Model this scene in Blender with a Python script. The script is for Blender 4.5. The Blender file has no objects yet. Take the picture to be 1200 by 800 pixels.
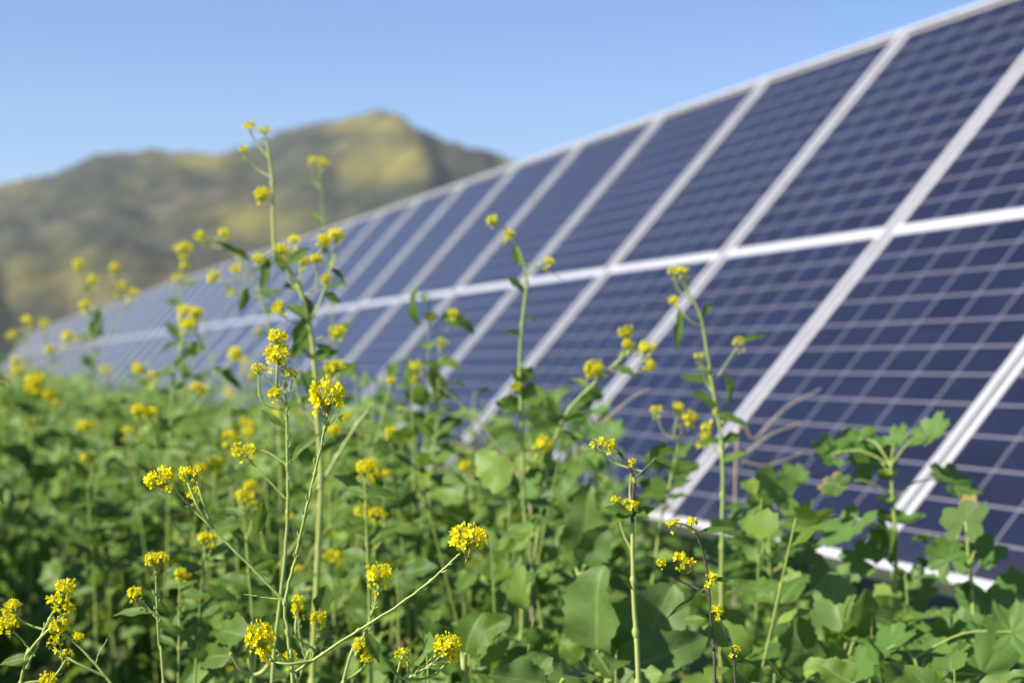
import bpy, math, random
import numpy as np
from mathutils import Vector, Matrix, noise as mnoise

SC = bpy.context.scene
COL = SC.collection
rng = np.random.default_rng(7)
random.seed(7)
R_ = math.radians

# ------------------------------------------------------------------ camera
F = 2109.0            # focal length in pixels of a 1200 px wide frame
PITCH = 0.01226
H = 0.95              # height of the lens above the ground
CAM = np.array([0, 0, H])
cp, sp = math.cos(PITCH), math.sin(PITCH)

def px(x, y, d):
    """the point of the place seen at pixel (x, y) of the photograph, d metres ahead"""
    a, b = (x - 600) / F * d, (400 - y) / F * d
    return np.array([a, d * cp - b * sp, H + d * sp + b * cp])

cam = bpy.data.cameras.new('camera')
camo = bpy.data.objects.new('camera', cam)
COL.objects.link(camo)
camo.location = CAM
camo.rotation_euler = (math.pi / 2 + PITCH, 0, 0)
cam.sensor_width = 36
cam.lens = 36 * F / 1200
cam.clip_start = 0.05
cam.clip_end = 20000
cam.dof.use_dof = True
cam.dof.focus_distance = 1.47
cam.dof.aperture_fstop = 6.2
SC.camera = camo

# ------------------------------------------------------------------ light
SUN_DIR = Vector((-0.74, -0.35, 0.62)).normalized()     # towards the sun
elev = math.asin(SUN_DIR.z)
azim = math.atan2(SUN_DIR.x, SUN_DIR.y)
w = bpy.data.worlds.new('World'); SC.world = w; w.use_nodes = True
nt = w.node_tree
sky = nt.nodes.new('ShaderNodeTexSky'); sky.sky_type = 'NISHITA'; sky.sun_disc = False
sky.sun_elevation = elev; sky.sun_rotation = azim
sky.altitude = 900; sky.air_density = 1.0; sky.dust_density = 0.0; sky.ozone_density = 4.0
bg = nt.nodes['Background']; bg.inputs['Strength'].default_value = 0.073
hs = nt.nodes.new('ShaderNodeHueSaturation'); hs.inputs['Saturation'].default_value = 1.12; hs.inputs['Hue'].default_value = .509; hs.inputs['Value'].default_value = 1.2
nt.links.new(sky.outputs[0], hs.inputs['Color']); nt.links.new(hs.outputs[0], bg.inputs['Color'])
sl = bpy.data.lights.new('sun', 'SUN'); sl.energy = 5.0; sl.angle = R_(0.53); sl.color = (1, 0.95, 0.87)
so = bpy.data.objects.new('sun', sl); COL.objects.link(so)
so.rotation_euler = SUN_DIR.to_track_quat('Z', 'Y').to_euler(); so.location = (-20, -5, 30)
SC.view_settings.view_transform = 'Standard'; SC.view_settings.look = 'None'
SC.view_settings.gamma = 1; SC.view_settings.exposure = 0.90
SC.view_settings.use_curve_mapping = False

# ------------------------------------------------------------------ tagging
def tag(o, label=None, cat=None, group=None, kind=None):
    if label: o['label'] = label
    if cat: o['category'] = cat
    if group: o['group'] = group
    if kind: o['kind'] = kind
    return o

def empty(name, loc, label=None, cat=None, group=None):
    o = bpy.data.objects.new(name, None); COL.objects.link(o)
    o.location = loc; o.empty_display_size = 0.05
    return tag(o, label, cat, group)

# ------------------------------------------------------------------ mesh builder
class MB:
    def __init__(s): s.v = []; s.f = []; s.uv = []; s.m = []; s.n = 0
    def add(s, v, f, uv=None, mat=0):
        v = np.asarray(v, float); f = np.asarray(f, int)
        if f.ndim == 2 and f.shape[1] == 3: f = np.hstack([f, -np.ones((len(f), 1), int) - s.n])
        s.v.append(v); s.f.append(f + s.n)
        s.uv.append(np.zeros((len(v), 2)) if uv is None else np.asarray(uv, float))
        s.m.append(np.full(len(f), mat)); s.n += len(v)
    def mesh(s, name, mats, smooth=True, origin=None):
        v = np.vstack(s.v); f = np.vstack(s.f); uv = np.vstack(s.uv); m = np.concatenate(s.m)
        if origin is not None: v = v - np.asarray(origin)
        tri = f[:, 3] < 0
        me = bpy.data.meshes.new(name)
        tot = np.where(tri, 3, 4); start = np.concatenate([[0], np.cumsum(tot)[:-1]])
        mask = np.ones(f.shape, bool); mask[tri, 3] = False
        li = f[mask]
        me.vertices.add(len(v)); me.vertices.foreach_set('co', v.astype(np.float32).ravel())
        me.loops.add(len(li)); me.loops.foreach_set('vertex_index', li.astype(np.int32))
        me.polygons.add(len(f)); me.polygons.foreach_set('loop_start', start.astype(np.int32))
        me.polygons.foreach_set('material_index', m.astype(np.int32))
        me.polygons.foreach_set('use_smooth', np.full(len(f), smooth))
        ul = me.uv_layers.new(name='UVMap'); ul.data.foreach_set('uv', uv[li].astype(np.float32).ravel())
        for q in mats: me.materials.append(q)
        me.update(calc_edges=True); me.validate()
        return me
    def build(s, name, mats, parent=None, smooth=True, origin=None):
        o = bpy.data.objects.new(name, s.mesh(name, mats, smooth, origin)); COL.objects.link(o)
        if parent is not None: o.parent = parent
        return o

def unit(a):
    a = np.asarray(a, float); return a / (np.linalg.norm(a) + 1e-12)

def spline(pts, k=5):
    pts = np.asarray(pts, float)
    if len(pts) < 3: 
        t = np.linspace(0, 1, k + 1)[:, None]; return pts[0] * (1 - t) + pts[1] * t
    P = np.vstack([2 * pts[0] - pts[1], pts, 2 * pts[-1] - pts[-2]]); out = []
    for i in range(1, len(P) - 2):
        for t in np.arange(k) / k:
            a, b, c, d = P[i - 1], P[i], P[i + 1], P[i + 2]
            out.append(.5 * (2 * b + (c - a) * t + (2 * a - 5 * b + 4 * c - d) * t * t + (3 * b - a - 3 * c + d) * t ** 3))
    out.append(pts[-1]); return np.array(out)

def tube(mb, pts, r, sides=7, mat=0, cap=True):
    pts = np.asarray(pts, float); n = len(pts)
    r = np.broadcast_to(np.asarray(r, float), (n,)) if np.ndim(r) == 0 or len(np.atleast_1d(r)) == n else np.linspace(r[0], r[1], n)
    T = np.gradient(pts, axis=0); T /= np.linalg.norm(T, axis=1)[:, None] + 1e-12
    ref = np.array([0, 1, 0]) if abs(T[:, 1]).mean() < .8 else np.array([1, 0, 0])
    A = np.cross(T, ref); A /= np.linalg.norm(A, axis=1)[:, None] + 1e-12
    B = np.cross(T, A); th = np.arange(sides) / sides * 2 * np.pi
    V = pts[:, None] + r[:, None, None] * (np.cos(th)[None, :, None] * A[:, None] + np.sin(th)[None, :, None] * B[:, None])
    V = V.reshape(-1, 3); F_ = []
    for i in range(n - 1):
        for j in range(sides):
            k = (j + 1) % sides; F_.append((i * sides + j, i * sides + k, (i + 1) * sides + k, (i + 1) * sides + j))
    seg = np.concatenate([[0], np.cumsum(np.linalg.norm(np.diff(pts, axis=0), axis=1))])
    uv = np.stack([np.tile(np.arange(sides) / sides, n), np.repeat(seg, sides)], 1)
    mb.add(V, F_, uv, mat)
    if cap:
        c = np.array([pts[-1] + T[-1] * r[-1] * .6]); base = (n - 1) * sides
        mb.add(np.vstack([V[base:base + sides], c]), [(j, (j + 1) % sides, sides) for j in range(sides)], None, mat)

def box(mb, c, s, mat=0, frame=None):
    c = np.asarray(c, float); s = np.asarray(s, float) / 2
    v = np.array([[x, y, z] for x in (-1, 1) for y in (-1, 1) for z in (-1, 1)]) * s + c
    if frame is not None: v = frame(v)
    f = [(0, 1, 3, 2), (4, 6, 7, 5), (0, 4, 5, 1), (2, 3, 7, 6), (0, 2, 6, 4), (1, 5, 7, 3)]
    mb.add(v, f, None, mat)

# ------------------------------------------------------------------ materials
def mat(name):
    m = bpy.data.materials.new(name); m.use_nodes = True
    t = m.node_tree; b = t.nodes['Principled BSDF']; return m, t, b
def N(t, k, **kw):
    n = t.nodes.new(k)
    for a, v in kw.items(): setattr(n, a, v)
    return n
def mathn(t, op, a, b=None, c=None):
    n = N(t, 'ShaderNodeMath', operation=op)
    for i, q in enumerate((a, b, c)):
        if q is None: continue
        if isinstance(q, (int, float)): n.inputs[i].default_value = q
        else: t.links.new(q, n.inputs[i])
    return n.outputs[0]
def mixc(t, f, a, b):
    n = N(t, 'ShaderNodeMix', data_type='RGBA')
    for s, q in ((0, f), (6, a), (7, b)):
        if isinstance(q, (int, float)): n.inputs[s].default_value = q
        elif isinstance(q, tuple): n.inputs[s].default_value = (*q, 1)
        else: t.links.new(q, n.inputs[s])
    return n.outputs[2]
def ramp(t, f, stops):
    n = N(t, 'ShaderNodeValToRGB'); e = n.color_ramp.elements
    while len(e) < len(stops): e.new(0.5)
    for q, (p, c) in zip(e, stops): q.position = p; q.color = (*c, 1)
    t.links.new(f, n.inputs[0]); return n.outputs[0]

def leaf_mat(name, stops, vein=(.20, .28, .09), trans=.30, radial=False, rough=.5, spots=0.0, backtint=(.11, .19, .04)):
    m, t, b = mat(name)
    geo = N(t, 'ShaderNodeNewGeometry'); uv = N(t, 'ShaderNodeUVMap'); sx = N(t, 'ShaderNodeSeparateXYZ')
    t.links.new(uv.outputs[0], sx.inputs[0])
    oi = N(t, 'ShaderNodeObjectInfo')
    r = mathn(t, 'FRACT', mathn(t, 'ADD', geo.outputs['Random Per Island'], oi.outputs['Random']))
    base = ramp(t, r, stops)
    tc = N(t, 'ShaderNodeTexCoord')
    nz = N(t, 'ShaderNodeTexNoise'); nz.inputs['Scale'].default_value = 38; nz.inputs['Detail'].default_value = 5
    t.links.new(tc.outputs['Object'], nz.inputs['Vector'])
    base = mixc(t, mathn(t, 'MULTIPLY', mathn(t, 'SUBTRACT', nz.outputs[0], .35), .9), base, tuple(c * .6 for c in stops[-1][1]))
    u, v = sx.outputs[0], sx.outputs[1]
    if radial:
        s = mathn(t, 'ABSOLUTE', mathn(t, 'SINE', mathn(t, 'MULTIPLY', u, math.pi * 7)))
        veinf = mathn(t, 'MULTIPLY', mathn(t, 'LESS_THAN', s, .13), mathn(t, 'SUBTRACT', 1.0, v))
        veinf = mathn(t, 'MULTIPLY', veinf, .7)
    else:
        au = mathn(t, 'ABSOLUTE', u)
        mid = mathn(t, 'LESS_THAN', au, .06)
        side = mathn(t, 'FRACT', mathn(t, 'ADD', mathn(t, 'MULTIPLY', v, 7), mathn(t, 'MULTIPLY', au, -1.6)))
        sidef = mathn(t, 'MULTIPLY', mathn(t, 'LESS_THAN', side, .12), .45)
        veinf = mathn(t, 'MAXIMUM', mid, sidef)
    base = mixc(t, mathn(t, 'MULTIPLY', veinf, .8), base, vein)
    if spots:
        n2 = N(t, 'ShaderNodeTexNoise'); n2.inputs['Scale'].default_value = 18
        t.links.new(tc.outputs['Object'], n2.inputs['Vector'])
        edge = mathn(t, 'MULTIPLY', mathn(t, 'GREATER_THAN', mathn(t, 'ADD', n2.outputs[0], mathn(t, 'MULTIPLY', v if radial else 0.0, .35)), 1.02 - spots), .8)
        base = mixc(t, edge, base, (.42, .27, .06))
    back = mixc(t, .6, base, backtint)
    base = mixc(t, geo.outputs['Backfacing'], base, back)
    t.links.new(base, b.inputs['Base Color']); b.inputs['Roughness'].default_value = rough
    b.inputs['Specular IOR Level'].default_value = .27
    bp = N(t, 'ShaderNodeBump'); bp.inputs['Strength'].default_value = .6; bp.inputs['Distance'].default_value = .004
    t.links.new(mathn(t, 'ADD', nz.outputs[0], mathn(t, 'MULTIPLY', veinf, -.5)), bp.inputs['Height'])
    t.links.new(bp.outputs[0], b.inputs['Normal'])
    tr = N(t, 'ShaderNodeBsdfTranslucent')
    tcv = mixc(t, .55, base, (.22, .34, .02)); t.links.new(tcv, tr.inputs['Color'])
    mx = N(t, 'ShaderNodeMixShader'); mx.inputs[0].default_value = trans
    t.links.new(b.outputs[0], mx.inputs[1]); t.links.new(tr.outputs[0], mx.inputs[2])
    t.links.new(mx.outputs[0], t.nodes['Material Output'].inputs[0])
    return m

GREENS = [(0, (.052, .115, .014)), (.3, (.108, .200, .024)), (.6, (.150, .25, .045)), (.85, (.22, .32, .04)), (1, (.12, .185, .04))]
M_LEAF = leaf_mat('weed leaf', GREENS)
M_BROAD = leaf_mat('broad leaf', [(0, (.11, .195, .045)), (.5, (.14, .235, .055)), (1, (.10, .185, .035))], trans=.32)
M_DRYLEAF = leaf_mat('dry leaf', [(0, (.26, .19, .08)), (.5, (.34, .27, .10)), (1, (.22, .14, .07))], trans=.25, vein=(.4, .33, .2))
M_YOUNG = leaf_mat('young leaf', [(0, (.17, .28, .035)), (.5, (.24, .33, .04)), (1, (.14, .24, .04))], trans=.5)
M_MALLOW = leaf_mat('mallow leaf', [(0, (.115, .225, .042)), (.5, (.165, .285, .060)), (1, (.12, .24, .045))], radial=True, trans=.42, vein=(.22, .34, .1))
M_MALLOWY = leaf_mat('mallow leaf with dry edge', [(0, (.10, .18, .040)), (1, (.13, .20, .050))], radial=True, trans=.42, spots=.17)
M_MUST = leaf_mat('mustard leaf', [(0, (.095, .18, .022)), (.5, (.13, .22, .028)), (1, (.08, .155, .02))], trans=.4)

def stem_mat(name, a, b_, trans=False, top=None):
    m, t, b = mat(name)
    tc = N(t, 'ShaderNodeTexCoord'); mp = N(t, 'ShaderNodeMapping'); mp.inputs['Scale'].default_value = (140, 140, 18)
    nz = N(t, 'ShaderNodeTexNoise'); nz.inputs['Scale'].default_value = 1; nz.inputs['Detail'].default_value = 3
    t.links.new(tc.outputs['Object'], mp.inputs[0]); t.links.new(mp.outputs[0], nz.inputs['Vector'])
    c = mixc(t, mathn(t, 'MULTIPLY_ADD', nz.outputs[0], 2.2, -.6), a, b_)
    t.links.new(c, b.inputs['Base Color']); b.inputs['Roughness'].default_value = .5
    b.inputs['Subsurface Weight'].default_value = 0
    return m
M_STEM = stem_mat('green stem', (.25, .33, .06), (.38, .44, .12))
M_STEMP = stem_mat('pale stem', (.33, .38, .09), (.42, .46, .15))
M_STEMD = stem_mat('purple brown stem', (.055, .045, .035), (.11, .085, .05))
M_DRY = stem_mat('dry stalk', (.50, .40, .24), (.34, .26, .17))

def petal_mat():
    m, t, b = mat('yellow petal')
    geo = N(t, 'ShaderNodeNewGeometry')
    c = ramp(t, geo.outputs['Random Per Island'], [(0, (.86, .73, .008)), (.5, (.92, .83, .012)), (1, (.90, .88, .035))])
    t.links.new(c, b.inputs['Base Color']); b.inputs['Roughness'].default_value = .55
    b.inputs['Specular IOR Level'].default_value = .25
    tr = N(t, 'ShaderNodeBsdfTranslucent'); t.links.new(c, tr.inputs['Color'])
    mx = N(t, 'ShaderNodeMixShader'); mx.inputs[0].default_value = .45
    t.links.new(b.outputs[0], mx.inputs[1]); t.links.new(tr.outputs[0], mx.inputs[2])
    t.links.new(mx.outputs[0], t.nodes['Material Output'].inputs[0]); return m
M_PETAL = petal_mat()
M_BUD = stem_mat('green yellow bud', (.30, .36, .04), (.46, .46, .05))

# ------------------------------------------------------------------ leaves
def leaf_grid(L=1.0, W=.4, n=6, shape='ovate', fold=.25, curl=.35, wave=.04, teeth=0.0, seed=0, wide=2):
    """base at the origin, running along +Y, upper face +Z"""
    rg = np.random.default_rng(seed)
    vs = np.linspace(0, 1, n + 1)
    us = np.linspace(-1, 1, 2 * wide + 1)
    if shape == 'ovate': pr = np.sin(np.pi * np.clip(vs, 0, 1) ** .72) ** .85
    elif shape == 'lance': pr = np.sin(np.pi * vs ** .85) ** 1.1
    elif shape == 'lyrate': pr = .25 + .75 * np.clip((vs - .25) / .3, 0, 1); pr = pr * np.sqrt(np.clip(1 - ((vs - .55) / .45).clip(0, 1) ** 2.4, 0, 1)); pr[vs < .3] *= .8 + .4 * np.sin(vs[vs < .3] * 40)
    else: pr = np.sin(np.pi * vs ** .6) ** .6
    pr = pr * .5 * W / max(pr.max(), 1e-6) + .004
    ph = rg.uniform(0, 6.28, 4)
    V = []; UV = []
    for i, v in enumerate(vs):
        for u in us:
            wv = pr[i] * u
            e = abs(u)
            if wide > 2 and e > .6: wv *= 1 + .16 * math.sin(v * 11 + ph[3] + (2 if u > 0 else 0)) * math.sin(v * 3.1)
            if teeth and e > .99 and 0 < i < n: wv *= 1 + teeth * (1 if i % 2 else -1)
            z = fold * abs(wv) + wave * e * math.sin(v * 13 + ph[0] + (1.5 if u > 0 else 0)) * L + .5 * wave * math.sin(v * 6 + ph[1])
            V.append((wv + .03 * L * math.sin(v * 3 + ph[2]), v * L, z)); UV.append((u, v))
    V = np.array(V)
    a = -curl * V[:, 1] / L                       # bend the blade downwards along its length
    y = np.where(np.abs(curl) > 1e-3, L / curl * np.sin(-a) if abs(curl) > 1e-3 else V[:, 1], V[:, 1])
    z0 = -L / curl * (1 - np.cos(a)) if abs(curl) > 1e-3 else 0
    V = np.stack([V[:, 0], y - V[:, 2] * np.sin(a) * 1, z0 + V[:, 2] * np.cos(a)], 1)
    k = 2 * wide + 1
    Fq = [(i * k + j, i * k + j + 1, (i + 1) * k + j + 1, (i + 1) * k + j) for i in range(n) for j in range(2 * wide)]
    return V, np.array(Fq), np.array(UV)

def palm_leaf(R=1.0, seed=0, cup=.25, rings=4, na=49, lobes=5, depth=.38):
    """mallow: rounded blade of five to seven scalloped lobes, pleated; centre at origin, gap of the stalk at -Y"""
    rg = np.random.default_rng(seed); V = [(0, 0, 0)]; UV = [(0, 0)]
    th = np.linspace(-math.pi * .93, math.pi * .93, na)
    ph = rg.uniform(0, 6.28)
    for k in range(1, rings + 1):
        q = k / rings
        for j, a in enumerate(th):
            s = (a / (math.pi * .93) + 1) / 2
            lob = abs(math.cos(math.pi * lobes * (s - .5)))           # 1 at lobe centre
            rr = R * (1 - depth * (1 - lob) ** 1.8 * q ** 1.5) * (1 + .055 * math.cos(2 * math.pi * lobes * 3 * s) * (k == rings)) * (1 - .16 * abs(s - .5) * 2)
            rr *= 1 + .08 * math.sin(a * 2 + ph)
            z = R * (cup * q * q * .5 + .10 * q * (lob - .5)) + R * .05 * q * math.sin(3 * a + ph)
            V.append((rr * q * math.sin(a), rr * q * math.cos(a), z)); UV.append((s * lobes / 7 + .5 / 7 * (1 if lobes == 5 else 0), q))
    F_ = [(0, 1 + j + 1, 1 + j) for j in range(na - 1)]
    Q = []
    for k in range(rings - 1):
        for j in range(na - 1):
            a = 1 + k * na + j; Q.append((a, a + 1, a + na + 1, a + na))
    return np.array(V), np.array(F_), np.array(Q), np.array(UV)

def basis(y, z):
    y = unit(y); x = unit(np.cross(y, z)); zz = np.cross(x, y)
    return np.stack([x, y, zz], 1)

def put_leaf(mb, base, tip, width, up=(0, 0, 1), mat_=0, **kw):
    base = np.asarray(base, float); tip = np.asarray(tip, float); L = np.linalg.norm(tip - base)
    V, Fq, uv = leaf_grid(1.0, width / L, **kw)
    end = V[np.argmax(uv[:, 1] - np.abs(uv[:, 0]) * .01)]
    B = basis(tip - base, np.asarray(up, float))
    mb.add(base + (V * L) @ B.T, Fq, uv, mat_)

# ------------------------------------------------------------------ solar panels (one row of portrait half-cut modules)
AZ, TILT = 0.30749, 0.84782
U = np.array([-math.sin(AZ), math.cos(AZ), 0.0])
S = np.array([math.cos(AZ), math.sin(AZ), 0.0])
VV = S * math.cos(TILT) + np.array([0, 0, 1]) * math.sin(TILT)
NN = np.cross(U, VV); NN = NN if NN[2] > 0 else -NN
O0 = np.array([0.36831, 4.54542, H - 0.39996])
PW, PL = 1.05, 2.0

def glass_mat():
    m, t, b = mat('cells under glass')
    tc = N(t, 'ShaderNodeTexCoord'); sx = N(t, 'ShaderNodeSeparateXYZ'); t.links.new(tc.outputs['Object'], sx.inputs[0])
    x, y = sx.outputs[0], sx.outputs[1]
    mx_, w_ = .031, (PW - .062) / 6                        # white margin beside the frame, column pitch
    cx = mathn(t, 'DIVIDE', mathn(t, 'SUBTRACT', x, mx_), w_)
    fx = mathn(t, 'FRACT', cx)
    insx = mathn(t, 'MULTIPLY', mathn(t, 'GREATER_THAN', cx, 0.0), mathn(t, 'LESS_THAN', cx, 6.0))
    gapx = mathn(t, 'MULTIPLY', mathn(t, 'GREATER_THAN', fx, .016), mathn(t, 'LESS_THAN', fx, .984))
    # two halves of twelve rows
    yy = mathn(t, 'ABSOLUTE', mathn(t, 'SUBTRACT', y, PL / 2))
    h_ = (PL / 2 - .017 - .024) / 12
    cy = mathn(t, 'DIVIDE', mathn(t, 'SUBTRACT', yy, .017), h_)
    fy = mathn(t, 'FRACT', cy)
    insy = mathn(t, 'MULTIPLY', mathn(t, 'GREATER_THAN', cy, 0.0), mathn(t, 'LESS_THAN', cy, 12.0))
    gapy = mathn(t, 'MULTIPLY', mathn(t, 'GREATER_THAN', fy, .030), mathn(t, 'LESS_THAN', fy, .970))
    cell = mathn(t, 'MULTIPLY', mathn(t, 'MULTIPLY', insx, gapx), mathn(t, 'MULTIPLY', insy, gapy))
    bb = mathn(t, 'FRACT', mathn(t, 'MULTIPLY', fx, 9.0))
    bus = mathn(t, 'MULTIPLY', mathn(t, 'LESS_THAN', mathn(t, 'ABSOLUTE', mathn(t, 'SUBTRACT', bb, .5)), .030), .8)
    # each cell a slightly different blue
    cid = N(t, 'ShaderNodeCombineXYZ'); t.links.new(mathn(t, 'FLOOR', cx), cid.inputs[0]); t.links.new(mathn(t, 'FLOOR', mathn(t, 'DIVIDE', y, h_)), cid.inputs[1])
    oi = N(t, 'ShaderNodeObjectInfo'); t.links.new(mathn(t, 'MULTIPLY', oi.outputs['Random'], 50), cid.inputs[2])
    wn = N(t, 'ShaderNodeTexWhiteNoise'); t.links.new(cid.outputs[0], wn.inputs[0])
    cc = mixc(t, wn.outputs[0], (.003, .005, .018), (.006, .009, .031))
    cc = mixc(t, bus, cc, (.09, .09, .12))
    inner = mathn(t, 'MULTIPLY', insx, insy)
    bs = mixc(t, inner, (.47, .46, .47), (.175, .168, .195))
    c = mixc(t, cell, bs, cc)
    nz = N(t, 'ShaderNodeTexNoise'); nz.inputs['Scale'].default_value = 3.5; nz.inputs['Detail'].default_value = 6; nz.inputs['Roughness'].default_value = .7
    t.links.new(tc.outputs['Object'], nz.inputs['Vector'])
    low = mathn(t, 'MULTIPLY', mathn(t, 'SUBTRACT', 1.0, mathn(t, 'MINIMUM', mathn(t, 'DIVIDE', y, .12), 1.0)), .05)
    dust = mathn(t, 'MULTIPLY', mathn(t, 'ADD', mathn(t, 'MULTIPLY_ADD', nz.outputs[0], .05, -.015), low), .8)
    c = mixc(t, dust, c, (.42, .36, .29))
    t.links.new(c, b.inputs['Base Color'])
    b.inputs['Roughness'].default_value = .16; b.inputs['IOR'].default_value = 1.26
    t.links.new(mathn(t, 'MULTIPLY_ADD', nz.outputs[0], .16, .15), b.inputs['Roughness'])
    b.inputs['Coat Weight'].default_value = 0; b.inputs['Coat Roughness'].default_value = .5; b.inputs['Coat IOR'].default_value = 1.35
    return m
M_GLASS = glass_mat()
m, t, b = mat('anodised aluminium frame'); M_ALU = m
tc = N(t, 'ShaderNodeTexCoord'); nz = N(t, 'ShaderNodeTexNoise'); nz.inputs['Scale'].default_value = 9; nz.inputs['Detail'].default_value = 7
t.links.new(tc.outputs['Object'], nz.inputs['Vector'])
t.links.new(ramp(t, nz.outputs[0], [(.3, (.46, .43, .42)), (.55, (.55, .54, .54)), (.8, (.59, .58, .59))]), b.inputs['Base Color'])
b.inputs['Metallic'].default_value = .25; b.inputs['Roughness'].default_value = .45
m, t, b = mat('galvanised steel'); M_STEEL = m
nz = N(t, 'ShaderNodeTexNoise'); nz.inputs['Scale'].default_value = 20
t.links.new(ramp(t, nz.outputs[0], [(.3, (.32, .33, .34)), (.7, (.46, .47, .48))]), b.inputs['Base Color'])
b.inputs['Metallic'].default_value = .7; b.inputs['Roughness'].default_value = .5
m, t, b = mat('white backsheet'); M_BACK = m; b.inputs['Base Color'].default_value = (.72, .72, .71, 1); b.inputs['Roughness'].default_value = .6
m, t, b = mat('black plastic'); M_BLACK = m; b.inputs['Base Color'].default_value = (.02, .02, .02, 1); b.inputs['Roughness'].default_value = .5

fr = MB(); LIP, DEP, FW = .014, .036, .013; g = .0008
def bar(x0, x1, y0, y1):
    box(fr, ((x0 + x1) / 2, (y0 + y1) / 2, (LIP - DEP) / 2), (x1 - x0, y1 - y0, LIP + DEP))
bar(g, FW, g, PL - g); bar(PW - FW, PW - g, g, PL - g)
bar(FW, PW - FW, g, FW + .008); bar(FW, PW - FW, PL - FW - .006, PL - g)
frame_me = fr.mesh('frame', [M_ALU], False)
gl = MB(); box(gl, (PW / 2, PL / 2, -.0035), (PW - 2 * FW + .001, PL - 2 * FW + .001, .006)); glass_me = gl.mesh('glass', [M_GLASS], False)
bk = MB(); box(bk, (PW / 2, PL / 2, -.0088), (PW - 2 * FW - .002, PL - 2 * FW - .002, .004)); back_me = bk.mesh('backsheet', [M_BACK], False)
jb = MB()
for q in (.25, .5, .75): box(jb, (PW * q, PL / 2, -.020), (.09, .05, .018))
jb_me = jb.mesh('junction_box', [M_BLACK], False)

ORD = ['', 'second', 'third', 'fourth', 'fifth', 'sixth', 'seventh', 'eighth', 'ninth', 'tenth', 'eleventh', 'twelfth']
NFAR = 58
protop = None
rot = Matrix((tuple(-U), tuple(VV), tuple(NN))).transposed()     # local x towards the near end, y up the slope
for i in range(-2, NFAR):
    k = i + 2
    if k == 0: lab = 'nearest solar panel, cut off by the right edge, its foot behind mallow leaves'
    elif k < 12:
        extra = {1: 'its white bottom corner showing among mallow leaves', 2: 'beige dry twigs across its lower half', 3: 'with two yellow flower heads before its lower half'}.get(k, 'its lower half behind mustard plants' if k < 8 else 'narrow and bluish behind flower tops')
        lab = '%s solar panel from the right, %s' % (ORD[k], extra)
    else: lab = 'far solar panel squeezed into the pale end of the row behind flowers'
    p = bpy.data.objects.new('solar_panel', None); COL.objects.link(p)
    pos = O0 + U * PW * (i + 1)
    p.matrix_world = Matrix.Translation(Vector(pos)) @ rot.to_4x4()
    p.empty_display_size = .1
    tag(p, lab, 'solar panel', 'solar panels in the long tilted row')
    for nm, me in (('frame', frame_me), ('glass', glass_me), ('backsheet', back_me), ('junction_box', jb_me)):
        if nm in ('backsheet', 'junction_box') and k > 14: continue
        o = bpy.data.objects.new(nm, me); COL.objects.link(o); o.parent = p

# rack under the panels
rk = empty('panel_rack', O0 + U * 2 + VV * 1.0, 'galvanised steel rack standing under the tilted row of solar panels', 'rack')
bpy.context.view_layer.update()
ro = np.array(rk.location)
def lc(a, s_, n_): return O0 + U * a + VV * s_ + NN * n_
for s_ in (.45, 1.55):
    mb = MB(); a0, a1 = -2 * PW + .02, NFAR * PW - .02
    c = lc((a0 + a1) / 2, s_, -.036 - .003 - .03)
    fr_ = lambda v, c=c: c + v[:, :1] * U + v[:, 1:2] * VV + v[:, 2:3] * NN
    box(mb, (0, 0, 0), (a1 - a0, .05, .06), frame=fr_); mb.build('purlin', [M_STEEL], rk, False, ro)
for a in np.arange(-1.5, NFAR * PW, 3.15)[:20]:
    c = lc(a, 1.0, -.16)
    mb = MB(); cc = lc(a, 1.0, -.10); box(mb, (0, 0, 0), (.06, 1.3, .06), frame=lambda v, c=cc: c + v[:, :1] * U + v[:, 1:2] * VV + v[:, 2:3] * NN)
    mb.build('rafter', [M_STEEL], rk, False, ro)
    mb = MB(); box(mb, (c[0], c[1], (c[2] - .02 - .3) / 2), (.09, .09, c[2] - .02 + .3)); mb.build('post', [M_STEEL], rk, False, ro)

# ------------------------------------------------------------------ ground
def ground():
    m, t, b = mat('weedy soil')
    tc = N(t, 'ShaderNodeTexCoord')
    n1 = N(t, 'ShaderNodeTexNoise'); n1.inputs['Scale'].default_value = .9; n1.inputs['Detail'].default_value = 9; n1.inputs['Roughness'].default_value = .7
    n2 = N(t, 'ShaderNodeTexNoise'); n2.inputs['Scale'].default_value = 28; n2.inputs['Detail'].default_value = 6
    for n in (n1, n2): t.links.new(tc.outputs['Object'], n.inputs['Vector'])
    c = ramp(t, n1.outputs[0], [(.35, (.045, .060, .020)), (.55, (.075, .085, .030)), (.7, (.11, .095, .06))])
    c = mixc(t, mathn(t, 'MULTIPLY', n2.outputs[0], .6), c, (.035, .045, .018))
    t.links.new(c, b.inputs['Base Color']); b.inputs['Roughness'].default_value = .95
    bp = N(t, 'ShaderNodeBump'); bp.inputs['Strength'].default_value = .6; bp.inputs['Distance'].default_value = .03
    t.links.new(n2.outputs[0], bp.inputs['Height']); t.links.new(bp.outputs[0], b.inputs['Normal'])
    xs = np.concatenate([-np.geomspace(6000, 8, 22), np.linspace(-7, 7, 43), np.geomspace(8, 6000, 22)])
    ys = np.concatenate([-np.geomspace(3000, 5, 14), np.linspace(-4, 16, 61), np.geomspace(17, 9000, 30)])
    V = []
    for y in ys:
        for x in xs:
            near = max(0, 1 - max(abs(x), abs(y)) / 16)
            V.append((x, y, (.035 * mnoise.noise((x * .8, y * .8, 0)) + .02 * mnoise.noise((x * 3, y * 3, 5))) * min(1, near * 3)))
    k = len(xs)
    Fq = [(i * k + j, i * k + j + 1, (i + 1) * k + j + 1, (i + 1) * k + j) for i in range(len(ys) - 1) for j in range(k - 1)]
    mb = MB(); mb.add(V, Fq); tag(mb.build('ground', [m]), kind='structure')
ground()

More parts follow.
